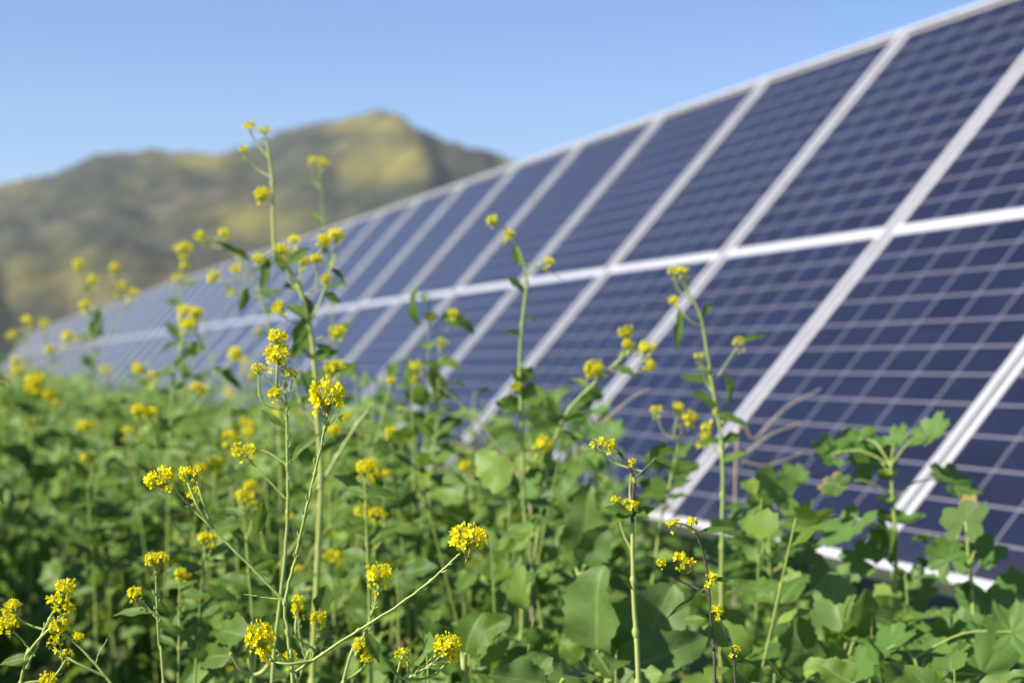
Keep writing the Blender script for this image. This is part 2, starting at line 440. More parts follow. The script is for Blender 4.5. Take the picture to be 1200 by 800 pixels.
# ------------------------------------------------------------------ hills
def hills():
    m, t, b = mat('scrub and flowering hillside')
    at = N(t, 'ShaderNodeAttribute', attribute_name='bloom'); tc = N(t, 'ShaderNodeTexCoord')
    n1 = N(t, 'ShaderNodeTexNoise'); n1.inputs['Scale'].default_value = .016; n1.inputs['Detail'].default_value = 9; n1.inputs['Roughness'].default_value = .74
    n2 = N(t, 'ShaderNodeTexNoise'); n2.inputs['Scale'].default_value = .10; n2.inputs['Detail'].default_value = 5
    for n in (n1, n2): t.links.new(tc.outputs['Object'], n.inputs['Vector'])
    c = ramp(t, n1.outputs[0], [(.38, (.028, .033, .024)), (.46, (.050, .056, .028)), (.54, (.078, .077, .036)), (.63, (.125, .095, .060))])
    c = mixc(t, mathn(t, 'MULTIPLY', mathn(t, 'GREATER_THAN', n2.outputs[0], .51), .8), c, (.022, .030, .018))
    bl = mathn(t, 'MULTIPLY', at.outputs['Fac'], mathn(t, 'MULTIPLY_ADD', n1.outputs[0], 4.5, -1.45))
    c = mixc(t, mathn(t, 'MAXIMUM', mathn(t, 'MINIMUM', bl, .9), 0.0), c, (.20, .17, .032))
    t.links.new(c, b.inputs['Base Color']); b.inputs['Roughness'].default_value = 1
    b.inputs['Specular IOR Level'].default_value = .1
    sk = [(-500, 262), (-200, 250), (0, 222), (60, 207), (115, 184), (180, 177), (250, 182), (290, 173), (340, 150), (400, 137), (428, 130), (452, 125), (474, 136), (492, 149), (530, 163), (565, 172), (612, 188), (700, 220), (820, 262), (1000, 300), (1300, 330), (1800, 350)]
    sx_ = np.array([a for a, _ in sk]); sy_ = np.array([q for _, q in sk])
    TH = np.linspace(-700, 1900, 360); RR = np.concatenate([np.linspace(260, 800, 110), np.linspace(806, 1500, 40)])
    V = []; bloom = []
    blobs = [(235, 188, 44, 12, 1.1), (150, 178, 40, 8, .5), (300, 255, 48, 18, 1.0), (440, 188, 58, 24, .85), (520, 165, 30, 10, .2), (590, 188, 30, 10, .7), (430, 142, 50, 12, .9), (20, 225, 40, 12, .5), (60, 330, 90, 22, .35), (180, 360, 90, 25, .3), (490, 170, 20, 26, .5), (90, 300, 60, 8, .2)]
    for r in RR:
        for xx in TH:
            th = math.atan((xx - 600) / F)
            y_s = np.interp(xx, sx_, sy_)
            top = 800 * math.tan(math.atan((423 - 400 + 400 - y_s) / F)) + H
            q = (r - 260) / 540
            if q <= 1: prof = q * q * (3 - 2 * q) * .55 + .45 * q
            else: prof = max(0, 1 - (q - 1) * .9)
            X, Y = r * math.sin(th), r * math.cos(th)
            sp_ = (abs(mnoise.noise((xx * .010 + r * .0015, r * .0012, 3.1))) - .25) * 11 + mnoise.noise((X * .02, Y * .02, 1)) * 9
            env = max(0, 4 * q * (1 - q)) if q <= 1 else 0
            # the spur that falls from the summit towards the viewer
            sxx = 470 + 60 * (1 - q)
            spur = 8 * math.exp(-((xx - sxx) / 34) ** 2) * env
            z = top * prof + sp_ * env * .8 + spur + mnoise.noise((X * .08, Y * .08, 2)) * 1.6 * min(1, q * 3) + mnoise.noise((X * .25, Y * .25, 2)) * 1.6
            lim = r * math.tan(math.atan((423 - y_s) / F)) + H + 1.5 * mnoise.noise((xx * .09, .5, 4)) + 1.0 * mnoise.noise((xx * .3, .5, 4))
            z = min(z, lim - .25 * max(0, lim - z) * 0) if z < lim else lim + .0 * (z - lim)
            V.append((X, Y, z - 1.0 if q < .2 else z))
            yi = 423 - (z - H) / r * F
            bloom.append(min(1, sum(a * math.exp(-((xx - bx) / wx) ** 2 - ((yi - by) / wy) ** 2) for bx, by, wx, wy, a in blobs)))
    k = len(TH)
    Fq = [(i * k + j, i * k + j + 1, (i + 1) * k + j + 1, (i + 1) * k + j) for i in range(len(RR) - 1) for j in range(k - 1)]
    mb = MB(); mb.add(V, Fq); o = tag(mb.build('hills', [m]), kind='structure')
    a = o.data.attributes.new('bloom', 'FLOAT', 'POINT'); a.data.foreach_set('value', np.array(bloom, np.float32))
hills()

# ------------------------------------------------------------------ undergrowth
def canopy(x, y):
    """height of the leafy growth above the ground"""
    q = np.array([x, y, 0]) - O0; s = -(q @ S)                      # metres in front of the panels' lower edge
    d = y
    top = H - (.34 if d < 4.4 else .25) + (.26 if d < 4.4 else .19) * np.clip(s / 1.1, 0, 1) ** .8
    if s < 0: top = H - .42 + .25 * max(s, -1)
    nearf = np.clip((d - 1.7) / 1.5, 0, 1)
    top -= .20 * (1 - nearf) ** 1.2 * (1 if s > 0.1 else .3)
    if d < 4.4 and s < .5 and 600 + F * x / d > 800: top -= .08
    if 400 < 600 + F * x / d < 760 and d > 1.9: top += .05
    if 270 < 600 + F * x / d < 500 and 2.1 < d < 3.8: top += .06
    top += .17 * mnoise.noise((x * 2.3, y * 1.7, 7.7)) - .01 + .06 * mnoise.noise((x * 4, y * 4, 2.2))
    xi = 600 + F * x / d
    if 940 < xi < 1190 and d < 3.6: top = min(top, H - .124 * d + .03 * mnoise.noise((x * 7, y * 7, 1)))
    gap = math.exp(-((xi - 20) / 190) ** 4) * math.exp(-((d - 2.2) / .75) ** 4)
    top -= .60 * gap
    if 1.7 < y < 3.4 and x < -.29 * y - .16: top = 1.10 + .05 * mnoise.noise((x * 4, y * 4, 2.2))  # taller growth added out of view at left to cast shade on the hollow
    return max(top, .14)

LIB_HI = []; LIB_LO = []
for k in range(14):
    sh = ['ovate', 'ovate', 'lance', 'broad', 'ovate', 'lyrate', 'lance'][k % 7]
    wd = {'ovate': .5, 'lance': .30, 'broad': .72, 'lyrate': .55}[sh] * rng.uniform(.9, 1.15)
    kw = dict(shape=sh, fold=rng.uniform(.05, .4), curl=rng.uniform(.3, 1.5), wave=rng.uniform(.02, .06), teeth=.10 if sh != 'lance' else 0, seed=k)
    LIB_HI.append(leaf_grid(1, wd, n=8, **kw)); LIB_LO.append(leaf_grid(1, wd, n=3, wide=1, **kw))
PALM = [palm_leaf(1, k, cup=rng.uniform(-.2, .5), rings=3, na=29) for k in range(4)]

def undergrowth():
    mb = MB(); palmV = []
    inst = {('h', k): [] for k in range(14)}; inst.update({('l', k): [] for k in range(14)}); inst.update({('p', k): [] for k in range(4)}); inst.update({('y', k): [] for k in range(14)}); inst.update({('d', k): [] for k in range(14)})
    stems = MB()
    cells = []
    y = 1.6
    while y < 46:
        step = .135 if y < 5 else (.17 if y < 9 else .26 if y < 20 else .45)
        lineS = O0[0] - (y - O0[1]) * math.tan(AZ)
        x0 = max(-.36 * y - (.95 if y < 3.5 else .5), lineS - 6 if y > 14 else -99); x1 = min(.31 * y + .35, lineS + (.5 if y > 2 else 9))
        x = x0
        while x < x1:
            cells.append((x + rng.uniform(-.5, .5) * step, y + rng.uniform(-.5, .5) * step)); x += step
        y += step
    for (x, y) in cells:
        h = canopy(x, y) * rng.uniform(.78, 1.04)
        if y < 1.62: continue
        xi_ = 600 + F * x / y
        if (rng.uniform() < .12 and x > -.30 * y) or (1.75 < y < 2.95 and -20 < xi_ < 165 and x > -.29 * y - .10): continue
        hi = y < 4.2
        n = int(rng.integers(20, 29)) if hi else (int(rng.integers(12, 17)) if y < 10 else 7)
        big = 1 if y < 6 else (1.35 if y < 12 else 2.0)
        lean = rng.normal(0, .10, 2)
        q = np.array([x, y, 0]) - O0; s = -(q @ S)
        mallow = rng.uniform() < (.55 if (x > .25 and y < 4) else .06)
        kind = rng.integers(0, 14)
        a = rng.uniform(0, 6.28)
        zl = max(.08, h - .50) if y > 3 else max(.04, h - .58)
        pts = [(x, y, -.02), (x + lean[0] * .5 * h, y + lean[1] * .5 * h, h * .5), (x + lean[0] * h, y + lean[1] * h, h)]
        if y < 7: tube(stems, spline(pts, 3), (.0028, .0009), 4, cap=False)
        for j in range(n):
            f = (j + .5) / n; z = zl + (h - zl) * f; a += 2.4 + rng.normal(0, .3)
            L = (.104 - .050 * f) * rng.uniform(.7, 1.25) * big
            el = rng.uniform(-.35, .75) + .3 * f
            dr = np.array([math.cos(a) * math.cos(el), math.sin(a) * math.cos(el), math.sin(el)])
            up = np.array([rng.normal(0, .4) - .45, rng.normal(0, .4) - .5, .75])
            base = np.array([x + lean[0] * z, y + lean[1] * z, z]) + dr * np.array([1, 1, .6]) * L * .25
            if y < 6 and rng.uniform() < .022: inst[('d', int(kind))].append((base, dr - np.array([0, 0, .5]), up, L * .8)); continue
            if mallow and y < 6: inst[('p', int(rng.integers(0, 4)))].append((base + dr * L * .4, dr, up + .6 * np.array([-.5, -.6, 0]), L * .42))
            elif f > .55 and y < 6 and rng.uniform() < .22: inst[('y', int(kind))].append((base, dr, up, L * .8))
            else: inst[('h' if hi else 'l', int(kind if rng.uniform() < .6 else rng.integers(0, 14)))].append((base, dr, up, L))
    for (q, k), lst in inst.items():
        if not lst: continue
        base = np.array([a[0] for a in lst]); Y = np.array([a[1] for a in lst]); Z = np.array([a[2] for a in lst]); L = np.array([a[3] for a in lst])
        X = np.cross(Y, Z); X /= np.linalg.norm(X, axis=1)[:, None] + 1e-9; Z = np.cross(X, Y)
        if q == 'p':
            V, T3, Q4, uv = PALM[k]; Fq = np.vstack([np.hstack([T3, -np.ones((len(T3), 1), int)]), Q4])
        else: V, Fq, uv = (LIB_HI if q in 'hyd' else LIB_LO)[k]
        W_ = base[:, None] + L[:, None, None] * (V[None, :, :1] * X[:, None] + V[None, :, 1:2] * Y[:, None] + V[None, :, 2:3] * Z[:, None])
        off = (np.arange(len(lst)) * len(V))[:, None, None]
        FF = np.where(Fq[None] < 0, -10 ** 9, Fq[None] + off).reshape(-1, 4)
        mb.add(W_.reshape(-1, 3), FF, np.tile(uv, (len(lst), 1)), 1 if q == 'p' else 2 if q == 'y' else 3 if q == 'd' else 0)
    o = mb.build('undergrowth', [M_LEAF, M_MALLOW, M_YOUNG, M_DRYLEAF])
    tag(o, 'dense green leafy weeds covering the ground before the solar panels', 'undergrowth', kind='stuff')
    o2 = stems.build('undergrowth_stalks', [M_STEM])
    tag(o2, 'thin green stalks standing under the dense leafy weeds', 'undergrowth', kind='stuff')
    print('LEAVES', sum(len(v) for v in inst.values()), 'verts', mb.n)
undergrowth()

# ------------------------------------------------------------------ mustard flowers
def cluster_mesh(seed, n=34, R=.0135, seg=2, loose=5, tall=1.0):
    """a domed head of small four-petalled flowers with buds in the middle; +Z is the stalk direction"""
    rg = np.random.default_rng(seed); mb = MB()
    ga = 2.39996
    for i in range(n + loose):
        drop = 0
        if i < n:
            f = (i + .5) / n; pol = f ** .52 * 2.0
        else:
            pol = rg.uniform(1.5, 2.1); drop = rg.uniform(.005, .018)
        a = i * ga + rg.normal(0, .25)
        dr = np.array([math.sin(pol) * math.cos(a), math.sin(pol) * math.sin(a), math.cos(pol)])
        rad = R * rg.uniform(.72, 1.08)
        c = dr * rad * np.array([1, 1, 1.1]) + np.array([0, 0, -drop])
        foot = np.array([0, 0, -R * 1.1 - drop])
        tube(mb, spline([foot, foot * .45 + c * .5 + dr * .0005, c - dr * .002], 2), (.0005, .0004), 3, 1, False)
        ax = unit(dr + np.array([0, 0, .35]) + rg.normal(0, .2, 3))
        if i < n * .22:                                   # buds
            tube(mb, [c - ax * .002, c - ax * .0005, c + ax * .0015, c + ax * .0026], [.0005, .0011, .0011, .0003], 5, 1 if rg.uniform() < .35 else 0, True)
            continue
        x = unit(np.cross(ax, [.3, .9, .1])); y = np.cross(ax, x)
        op = rg.uniform(.30, .95); L = rg.uniform(.0055, .0078); w0 = rg.uniform(.0030, .0042)
        tw = rg.uniform(0, 1.57)
        for k in range(4):
            th = tw + k * math.pi / 2; o_ = math.cos(th) * x + math.sin(th) * y; s_ = np.cross(ax, o_)
            V = []; pr = [.35, .9, 1.0, .5]
            for j, v in enumerate((0, .4, .75, 1.0)):
                bend = op * (.55 + .6 * v)
                pc = c + L * v * (o_ * math.sin(bend) + ax * math.cos(bend))
                for u in (-.5, .5): V.append(pc + s_ * u * w0 * pr[j] * (1.0) + ax * .0004 * abs(u))
            mb.add(V, [(0, 1, 3, 2), (2, 3, 5, 4), (4, 5, 7, 6)], None, 0)
        for k in range(3):                                # stamens
            th = k * 2.1; o_ = .35 * (math.cos(th) * x + math.sin(th) * y)
            tube(mb, [c, c + (ax + o_) * .0042], (.0003, .0005), 3, 0, False)
    return mb
CL = [cluster_mesh(11 + k, n=36 + 4 * k, R=.0115 + .0007 * k).mesh('flower_cluster', [M_PETAL, M_BUD]) for k in range(5)]
CLS = [cluster_mesh(41 + k, n=11 + 2 * k, R=.0075, loose=2).mesh('flower_cluster', [M_PETAL, M_BUD]) for k in range(3)]

def add_cluster(parent, pos, direction, size, small=False, origin=None):
    me = random.choice(CLS if small else CL)
    o = bpy.data.objects.new('flower_cluster', me); COL.objects.link(o); o.parent = parent
    R0 = .0075 if small else .0135
    q = Vector(direction).normalized().to_track_quat('Z', 'Y')
    from mathutils import Quaternion
    o.rotation_mode = 'QUATERNION'; o.rotation_quaternion = q @ Quaternion((0, 0, 1), random.uniform(0, 6.28))
    o.location = Vector(np.asarray(pos) - np.asarray(origin))
    s = size / (2.55 * R0); o.scale = (s * random.uniform(.9, 1.08), s * random.uniform(.9, 1.08), s * random.uniform(.85, 1.2))
    return o

def mustard(label, stems, clusters=(), leaves=(), d=1.5, ground=True, stem_m=None, group='mustard plants in flower', name='mustard_plant', pods=True, leaf_m=None, cat='mustard plant'):
    """stems: (points in px [(x, y, dd)], radius0, radius1); clusters: (x, y, size px, dd) joined to the nearest stem below;
    leaves: (x0, y0, x1, y1, width px, dd, roll)"""
    W3 = []
    for s in stems:
        W3.append(np.array([px(p[0], p[1], d + (p[2] if len(p) > 2 else 0)) for p in s[0]]))
    base = W3[0][0].copy()
    if ground:
        g0 = base.copy(); t0 = unit(W3[0][0] - W3[0][1]); drop = base[2]
        if t0[2] < -.3: g0 = base + t0 / -t0[2] * drop * .6 
        g0[2] = 0; g0[0] = base[0] + np.clip(g0[0] - base[0], -.15, .15); g0[1] = base[1] + np.clip(g0[1] - base[1], -.1, .1)
        W3[0] = np.vstack([g0 - np.array([0, 0, .02]), g0 * .5 + base * .5, W3[0]])
        base = g0
    root = empty(name, base, label, cat, group)
    mb = MB(); lines = []
    def nubs(P, r):
        seg = np.linalg.norm(np.diff(P, axis=0), axis=1).sum()
        for k in range(int(seg / .028)):
            f = rng.uniform(.6, .97); i = int(f * (len(P) - 1)); c = P[i]; T = unit(P[min(i + 1, len(P) - 1)] - P[i - 1])
            o_ = unit(np.cross(T, rng.normal(0, 1, 3))); L = rng.uniform(.003, .007)
            tube(mb, [c, c + T * L * .55 + o_ * L * .45, c + T * L + o_ * L * .55], [.0004, .0007, .0002], 4, 0, False)
    for s, P in zip(stems, W3):
        Q = spline(P, 6); 
        Q[1:-1] += rng.normal(0, .00018, Q[1:-1].shape)
        tube(mb, Q, np.linspace(s[1], s[2], len(Q)) / 1000 * .86, 8, 1 if len(s) > 3 else 0); lines.append(Q)
        for i in range(0, len(P) - 1):                    # knots where side shoots sat
            if rng.uniform() < .6 and s[1] > 1.4:
                r0 = (s[1] + (s[2] - s[1]) * i / len(P)) / 1000
                tube(mb, [P[i] - unit(P[i + 1] - P[i]) * r0 * 1.6, P[i], P[i] + unit(P[i + 1] - P[i]) * r0 * 1.6], [r0, r0 * 1.35, r0], 8, 0, False)
        if pods and s[1] < 4: nubs(Q, s[1])
    allp = np.vstack(lines)
    cl_list = []
    for c in clusters:
        x, y, sz = c[:3]; dd = c[3] if len(c) > 3 else 0
        p = px(x, y, d + dd); size = sz / F * (d + dd) * (.8 if d > 1.9 else .95)
        foot = p.copy(); foot[2] -= size * .35
        dist = np.linalg.norm(allp - p, axis=1)
        ok = allp[:, 2] < p[2] - size * .3
        dist2 = np.where(ok, np.linalg.norm((allp - p) * np.array([1, 1, .6]), axis=1), 9)
        # a tip right under the head carries it; otherwise a side shoot does
        j = int(np.argmin(dist))
        if dist[j] < size * .7: dirn = np.array([0, 0, 1]) + .6 * unit(p - allp[j])
        else:
            j = int(np.argmin(np.where(ok, np.abs(dist - max(.05, 2.2 * size)) + .4 * dist, 9))) if ok.any() else j
            A = allp[j]; mid = A * .45 + p * .55; mid[2] = A[2] * .55 + p[2] * .45 - .004; mid += rng.normal(0, .004, 3)
            Q = spline([A, mid, foot], 5); tube(mb, Q, np.linspace(.0013, .0008, len(Q)), 6, 0)
            if pods: nubs(Q, 1)
            dirn = Q[-1] - Q[-3]
        cl_list.append((p, dirn, size, sz < 17 and True))
    mb.build('stem', [stem_m or M_STEM, M_STEMD], root, True, base)
    for p, dirn, size, small in cl_list: add_cluster(root, p, unit(dirn) + np.array([0, 0, .25]), size, small, base)
    leaves = list(leaves)
    if d > 1.9 and len(stems[0][0]) > 3:                # small leaves at the nodes of the main stem
        S0 = stems[0][0]
        for q in range(7):
            f = rng.uniform(.1, .8) * (len(S0) - 1); i = int(f); f -= i
            X = S0[i][0] * (1 - f) + S0[i + 1][0] * f; Y = S0[i][1] * (1 - f) + S0[i + 1][1] * f
            a = rng.uniform(-.5, 1.0); L_ = rng.uniform(26, 52) * 2.2 / d * (.6 + .4 * Y / 800); sg = rng.choice([-1, 1])
            leaves.append((X, Y, X + sg * L_ * math.cos(a), Y - L_ * math.sin(a), L_ * rng.uniform(.25, .45), rng.uniform(-.06, .03), rng.uniform(-.5, .3), 'ovate' if q % 2 else 'lance'))
    for l in leaves:
        x0, y0, x1, y1, wpx = l[:5]; dd = l[5] if len(l) > 5 else 0; roll = l[6] if len(l) > 6 else 0; sh = l[7] if len(l) > 7 else 'lance'
        a = px(x0, y0, d + dd); c = px(x1, y1, d + dd + rng.uniform(-.02, .02))
        lm = MB(); up = np.array([math.sin(roll), -math.cos(roll) * .75, .65])
        put_leaf(lm, a, c, wpx / F * (d + dd), up, n=12, wide=3, shape=sh, fold=.3, curl=rng.uniform(.15, .5), wave=.015, teeth=.07 if wpx > 22 else 0, seed=int(rng.integers(0, 999)))
        lm.build('leaf', [leaf_m or M_MUST], root, True, base)
    return root

# ---- plants in or near focus
mustard('sharp slender mustard plant forking into three arms with three round yellow heads, front centre',
    [([(343, 800), (341, 780), (337, 740), (334, 705), (346, 655), (357, 605), (369, 555), (381, 500), (384, 480)], 2.2, 1.0),
     ([(334, 705), (300, 670), (262, 632), (225, 595), (203, 572), (193, 564)], 1.5, .9),
     ([(345, 788), (378, 766), (420, 738), (462, 712), (505, 680), (532, 655), (541, 647)], 1.5, .9),
     ([(341, 780), (325, 762), (312, 750)], 1.2, .8),
     ([(333, 702), (312, 700), (286, 696)], .9, .5)],
    [(383, 464, 47), (187, 560, 40), (549, 628, 44), (304, 745, 34), (217, 553, 16), (229, 553, 13), (225, 577, 15), (311, 767, 15)], (), d=1.45)
mustard('upright mustard plant with a bunch of small yellow heads, left of the forked one',
    [([(319, 800), (324, 740), (333, 660), (337, 600), (337, 545), (336, 490), (334, 450), (333, 425)], 2.7, 1.0),
     ([(336, 585), (318, 566), (298, 545), (288, 534)], 1.3, .8), ([(336, 480), (326, 460), (310, 440)], 1.1, .8), ([(335, 470), (340, 455), (343, 445)], 1, .7)],
    [(325, 415, 30), (303, 431, 17), (341, 437, 17), (322, 460, 21), (278, 527, 16), (292, 527, 15), (326, 395, 26)],
    [(334, 500, 306, 478, 9), (338, 545, 372, 500, 10), (300, 625, 312, 590, 18, 0, .5)], d=1.68)
mustard('low mustard spray with loose yellow heads at the bottom left corner',
    [([(24, 800), (32, 780), (43, 757), (58, 725), (70, 702), (75, 694)], 1.7, .9),
     ([(41, 768), (28, 752), (16, 740)], 1.2, .8), ([(130, 800), (112, 778), (92, 757), (76, 742)], 1.4, .9),
     ([(112, 778), (116, 765), (126, 748)], .7, .4)],
    [(76, 688, 28), (12, 712, 24), (9, 729, 27), (69, 734, 24), (92, 745, 17), (79, 766, 14), (62, 752, 15), (56, 796, 24), (80, 712, 17), (64, 702, 16)],
    [(38, 769, -4, 778, 13, 0, .4)], d=1.42)
mustard('thin mustard stalk with twin yellow heads and a narrow leaf at the bottom left',
    [([(192, 800), (187, 760), (184, 715), (183, 670), (184, 660)], 1.9, .9), ([(184, 725), (172, 710), (160, 700)], 1, .7)],
    [(178, 654, 17), (190, 653, 17), (158, 694, 20)], [(182, 716, 126, 714, 12, 0, .2), (184, 700, 205, 715, 11)], d=1.62)
mustard('tall mustard plant with thick pale green stem, tiered yellow heads and tip before the hill',
    [([(366, 800), (369, 720), (373, 640), (376, 560), (372, 490), (368, 420), (360, 370), (350, 335), (334, 308), (322, 292), (320, 255), (319, 215), (315, 180), (311, 160)], 4.9, 1.6),
     ([(375, 570), (395, 535), (418, 498), (432, 480)], 2.6, 1.6), ([(373, 500), (352, 470), (345, 440)], 2, 1.2), ([(371, 470), (384, 448), (392, 437)], 2, 1.2),
     ([(362, 380), (378, 345), (388, 310), (392, 290)], 1.8, 1.1), ([(350, 335), (352, 310), (346, 288)], 1.5, 1.0), ([(322, 292), (308, 300), (303, 304)], 1.4, .9),
     ([(366, 400), (385, 392), (396, 390)], 1.3, .9), ([(320, 240), (314, 232), (308, 229)], 1, .8)],
    [(326, 360, 22), (304, 303, 19), (330, 292, 22), (345, 281, 16), (371, 303, 20), (380, 281, 20), (394, 275, 22), (382, 326, 20), (392, 430, 30), (395, 388, 24), (307, 227, 20), (310, 153, 15), (292, 147, 15), (286, 174, 11), (356, 305, 15), (338, 300, 14)],
    [(360, 372, 345, 405, 18, 0, .4), (372, 470, 352, 430, 16, -.05), (374, 530, 412, 505, 14), (352, 345, 372, 372, 12), (318, 300, 300, 342, 13), (380, 440, 420, 420, 14, 0, -.5), (372, 470, 330, 470, 14), (352, 340, 330, 330, 12), (378, 345, 402, 352, 12), (386, 315, 410, 330, 10), (364, 390, 340, 420, 20, .03, .6, 'ovate'), (368, 420, 398, 408, 18, .03, 0, 'ovate'), (371, 450, 342, 440, 20, 0, .3, 'ovate'), (374, 520, 345, 505, 22, .04, 0, 'ovate'), (376, 560, 410, 550, 24, .04, 0, 'ovate'), (374, 620, 340, 600, 26, .05, 0, 'ovate'), (322, 292, 336, 318, 12), (356, 355, 362, 385, 12)], d=2.25, stem_m=M_STEMP)
mustard('mustard stalk with one dense yellow head, rising beside the long slanting arm',
    [([(402, 800), (418, 765), (432, 730), (441, 700), (444, 685)], 2.0, 1.0), ([(418, 765), (421, 760), (422, 756)], 1, .8)],
    [(444, 672, 34), (424, 754, 22), (431, 768, 17)], [(430, 740, 446, 775, 16, 0, .3)], d=1.62)
mustard('short mustard sprig with a ragged yellow head low in the front centre',
    [([(462, 802), (482, 792), (505, 778), (517, 767)], 1.5, .9), ([(462, 800), (467, 784), (470, 772)], 1.1, .8)],
    [(524, 754, 30), (530, 766, 17), (471, 765, 14)], [(466, 790, 452, 772, 9)], d=1.47)
mustard('mustard plant with one round yellow head among leaves, behind the forked stem',
    [([(350, 800), (366, 770), (372, 745), (373, 732)], 1.6, .9), ([(360, 780), (352, 750), (349, 722)], 1.1, .8)],
    [(373, 724, 22), (349, 711, 14), (349, 702, 12), (340, 768, 15)], [(372, 720, 386, 680, 22, .05, .4, 'ovate'), (366, 770, 392, 745, 14)], d=1.7)
mustard('straight pale mustard stem with a dark forked tip of tight yellow buds, right of centre',
    [([(748, 800), (745, 740), (742, 680), (741, 612)], 3.2, 2.2),
     ([(741, 614), (741, 590), (743, 562), (736, 545), (724, 530)], 2.1, 1.2, 1), ([(742, 562), (757, 548), (768, 538)], 1.3, .9, 1), ([(742, 590), (735, 588), (732, 584)], .9, .6, 1), ([(736, 545), (728, 532), (720, 524)], 1, .7, 1)],
    [(700, 519, 15), (715, 520, 14), (741, 540, 9), (721, 585, 9), (733, 588, 9), (743, 590, 11)],
    [(742, 600, 712, 590, 16), (742, 605, 768, 592, 14), (742, 690, 728, 672, 8), (762, 540, 784, 514, 18, 0, .6, 'ovate'), (700, 528, 676, 529, 8, 0, .3), (742, 596, 716, 610, 16), (766, 543, 790, 548, 8), (742, 600, 762, 605, 10)], d=1.7, stem_m=M_STEMP, pods=False)
mustard('thin dark brown mustard stalk with curled narrow leaves and few small yellow heads',
    [([(838, 802), (836, 760), (833, 720), (830, 685), (827, 660), (820, 635), (813, 620)], 1.8, 1.0), ([(813, 620), (802, 614), (792, 612)], .9, .7), ([(829, 690), (815, 672), (804, 660), (790, 656)], .8, .6), ([(862, 802), (858, 760), (848, 735), (842, 720)], 1.4, .8)],
    [(789, 612, 13), (811, 611, 13), (775, 658, 11), (834, 676, 14), (797, 653, 14), (808, 658, 13), (840, 714, 14), (862, 760, 11)],
    [(817, 624, 864, 616, 8, 0, .2), (826, 684, 784, 728, 7, 0, .8), (830, 676, 858, 682, 6), (862, 775, 895, 778, 8), (895, 774, 920, 790, 9, 0, .8), (800, 728, 826, 722, 11)], d=1.55, stem_m=M_STEMD, pods=False)
mustard('tall lone mustard stem crossing the panels, few yellow buds at its tip',
    [([(612, 690), (614, 600), (612, 520), (609, 440), (612, 380), (617, 330), (611, 300), (603, 282)], 3.4, 1.5), ([(617, 322), (630, 312), (643, 307)], 1.2, .9), ([(612, 308), (630, 312), (642, 318), (660, 328)], 1, .6), ([(604, 284), (592, 268), (580, 260)], 1.1, .8)],
    [(577, 258, 19), (597, 274, 14), (644, 306, 14), (637, 520, 26), (606, 452, 20)], [(608, 312, 602, 286, 12), (618, 448, 602, 430, 30, 0, .3, 'ovate'), (611, 470, 640, 455, 34, 0, 0, 'ovate'), (613, 480, 580, 470, 26, 0, 0, 'ovate')], d=2.35, pods=False)
mustard('mustard stem with drooping dark leaf and scattered yellow buds before the middle panels',
    [([(846, 640), (847, 580), (846, 520), (838, 470), (829, 415), (821, 370), (808, 345), (797, 325)], 3.4, 1.4), ([(838, 470), (830, 440), (822, 430)], 1.3, .9), ([(842, 440), (858, 415), (866, 402)], 1.1, .8)],
    [(790, 317, 16), (801, 317, 13), (789, 351, 13), (866, 400, 14), (819, 417, 12), (843, 486, 16), (828, 500, 14)],
    [(848, 435, 862, 480, 26, 0, .9, 'ovate'), (822, 372, 838, 350, 8), (868, 398, 900, 390, 8), (795, 360, 795, 412, 10), (846, 520, 870, 505, 14)], d=2.3, pods=False)
mustard('slanting mustard branch with three bright yellow heads against the dark blue cells',
    [([(640, 560), (652, 510), (668, 478), (690, 455), (715, 432), (735, 414), (752, 408)], 2.6, 1.3), ([(715, 432), (730, 415), (733, 402)], 1.2, .9)],
    [(733, 389, 26), (758, 407, 26), (697, 432, 28), (762, 428, 17), (736, 404, 16)], [(660, 495, 690, 480, 16)], d=2.4)
mustard('mustard plant with paired yellow heads low before the third panel',
    [([(770, 640), (782, 580), (793, 530), (800, 500)], 2.6, 1.2)],
    [(807, 488, 25), (795, 477, 18), (769, 480, 14), (826, 512, 15)], [(785, 560, 820, 540, 26, 0, 0, 'ovate'), (780, 580, 750, 560, 28, 0, 0, 'ovate')], d=2.4)
mustard('small mustard plant with two faint yellow heads and budding tips before the mid seams',
    [([(505, 560), (512, 500), (514, 440), (516, 400), (508, 380)], 2.2, 1.2), ([(514, 410), (524, 385), (530, 372)], 1.2, .9), ([(514, 470), (492, 450), (486, 440)], 1.2, .9)],
    [(505, 371, 18), (531, 367, 14), (488, 429, 16), (484, 445, 17), (519, 400, 11)], [(512, 470, 510, 420, 20, 0, .4), (510, 500, 480, 480, 18), (512, 505, 545, 490, 22, 0, 0, 'ovate')], d=2.8)
mustard('mustard plant with bright yellow double head and dark hanging leaf before pale panels',
    [([(198, 560), (200, 500), (204, 440), (214, 400), (222, 385)], 2.6, 1.4), ([(230, 480), (250, 440), (238, 405), (228, 390)], 1.6, 1.1), ([(204, 440), (212, 400), (215, 370)], 1.2, .9)],
    [(221, 379, 24), (229, 366, 20), (215, 363, 15), (276, 414, 21), (161, 431, 19), (178, 441, 14)], [(236, 398, 222, 420, 16), (250, 430, 290, 455, 14), (204, 470, 178, 455, 18), (202, 500, 240, 485, 20, 0, 0, 'ovate')], d=2.9)
mustard('bent bare mustard stalk arching over with small yellow heads, left of the tall stalk',
    [([(328, 520), (326, 460), (318, 400), (308, 355), (296, 325), (280, 300), (262, 283), (245, 279)], 2.8, 1.4), ([(280, 300), (290, 335), (300, 352)], 1, .8)],
    [(234, 277, 17), (262, 272, 13), (277, 315, 16), (270, 341, 13), (249, 324, 20)], [(288, 335, 283, 368, 13, 0, .9, 'lance'), (312, 370, 330, 352, 12)], d=2.75, stem_m=M_STEMP)
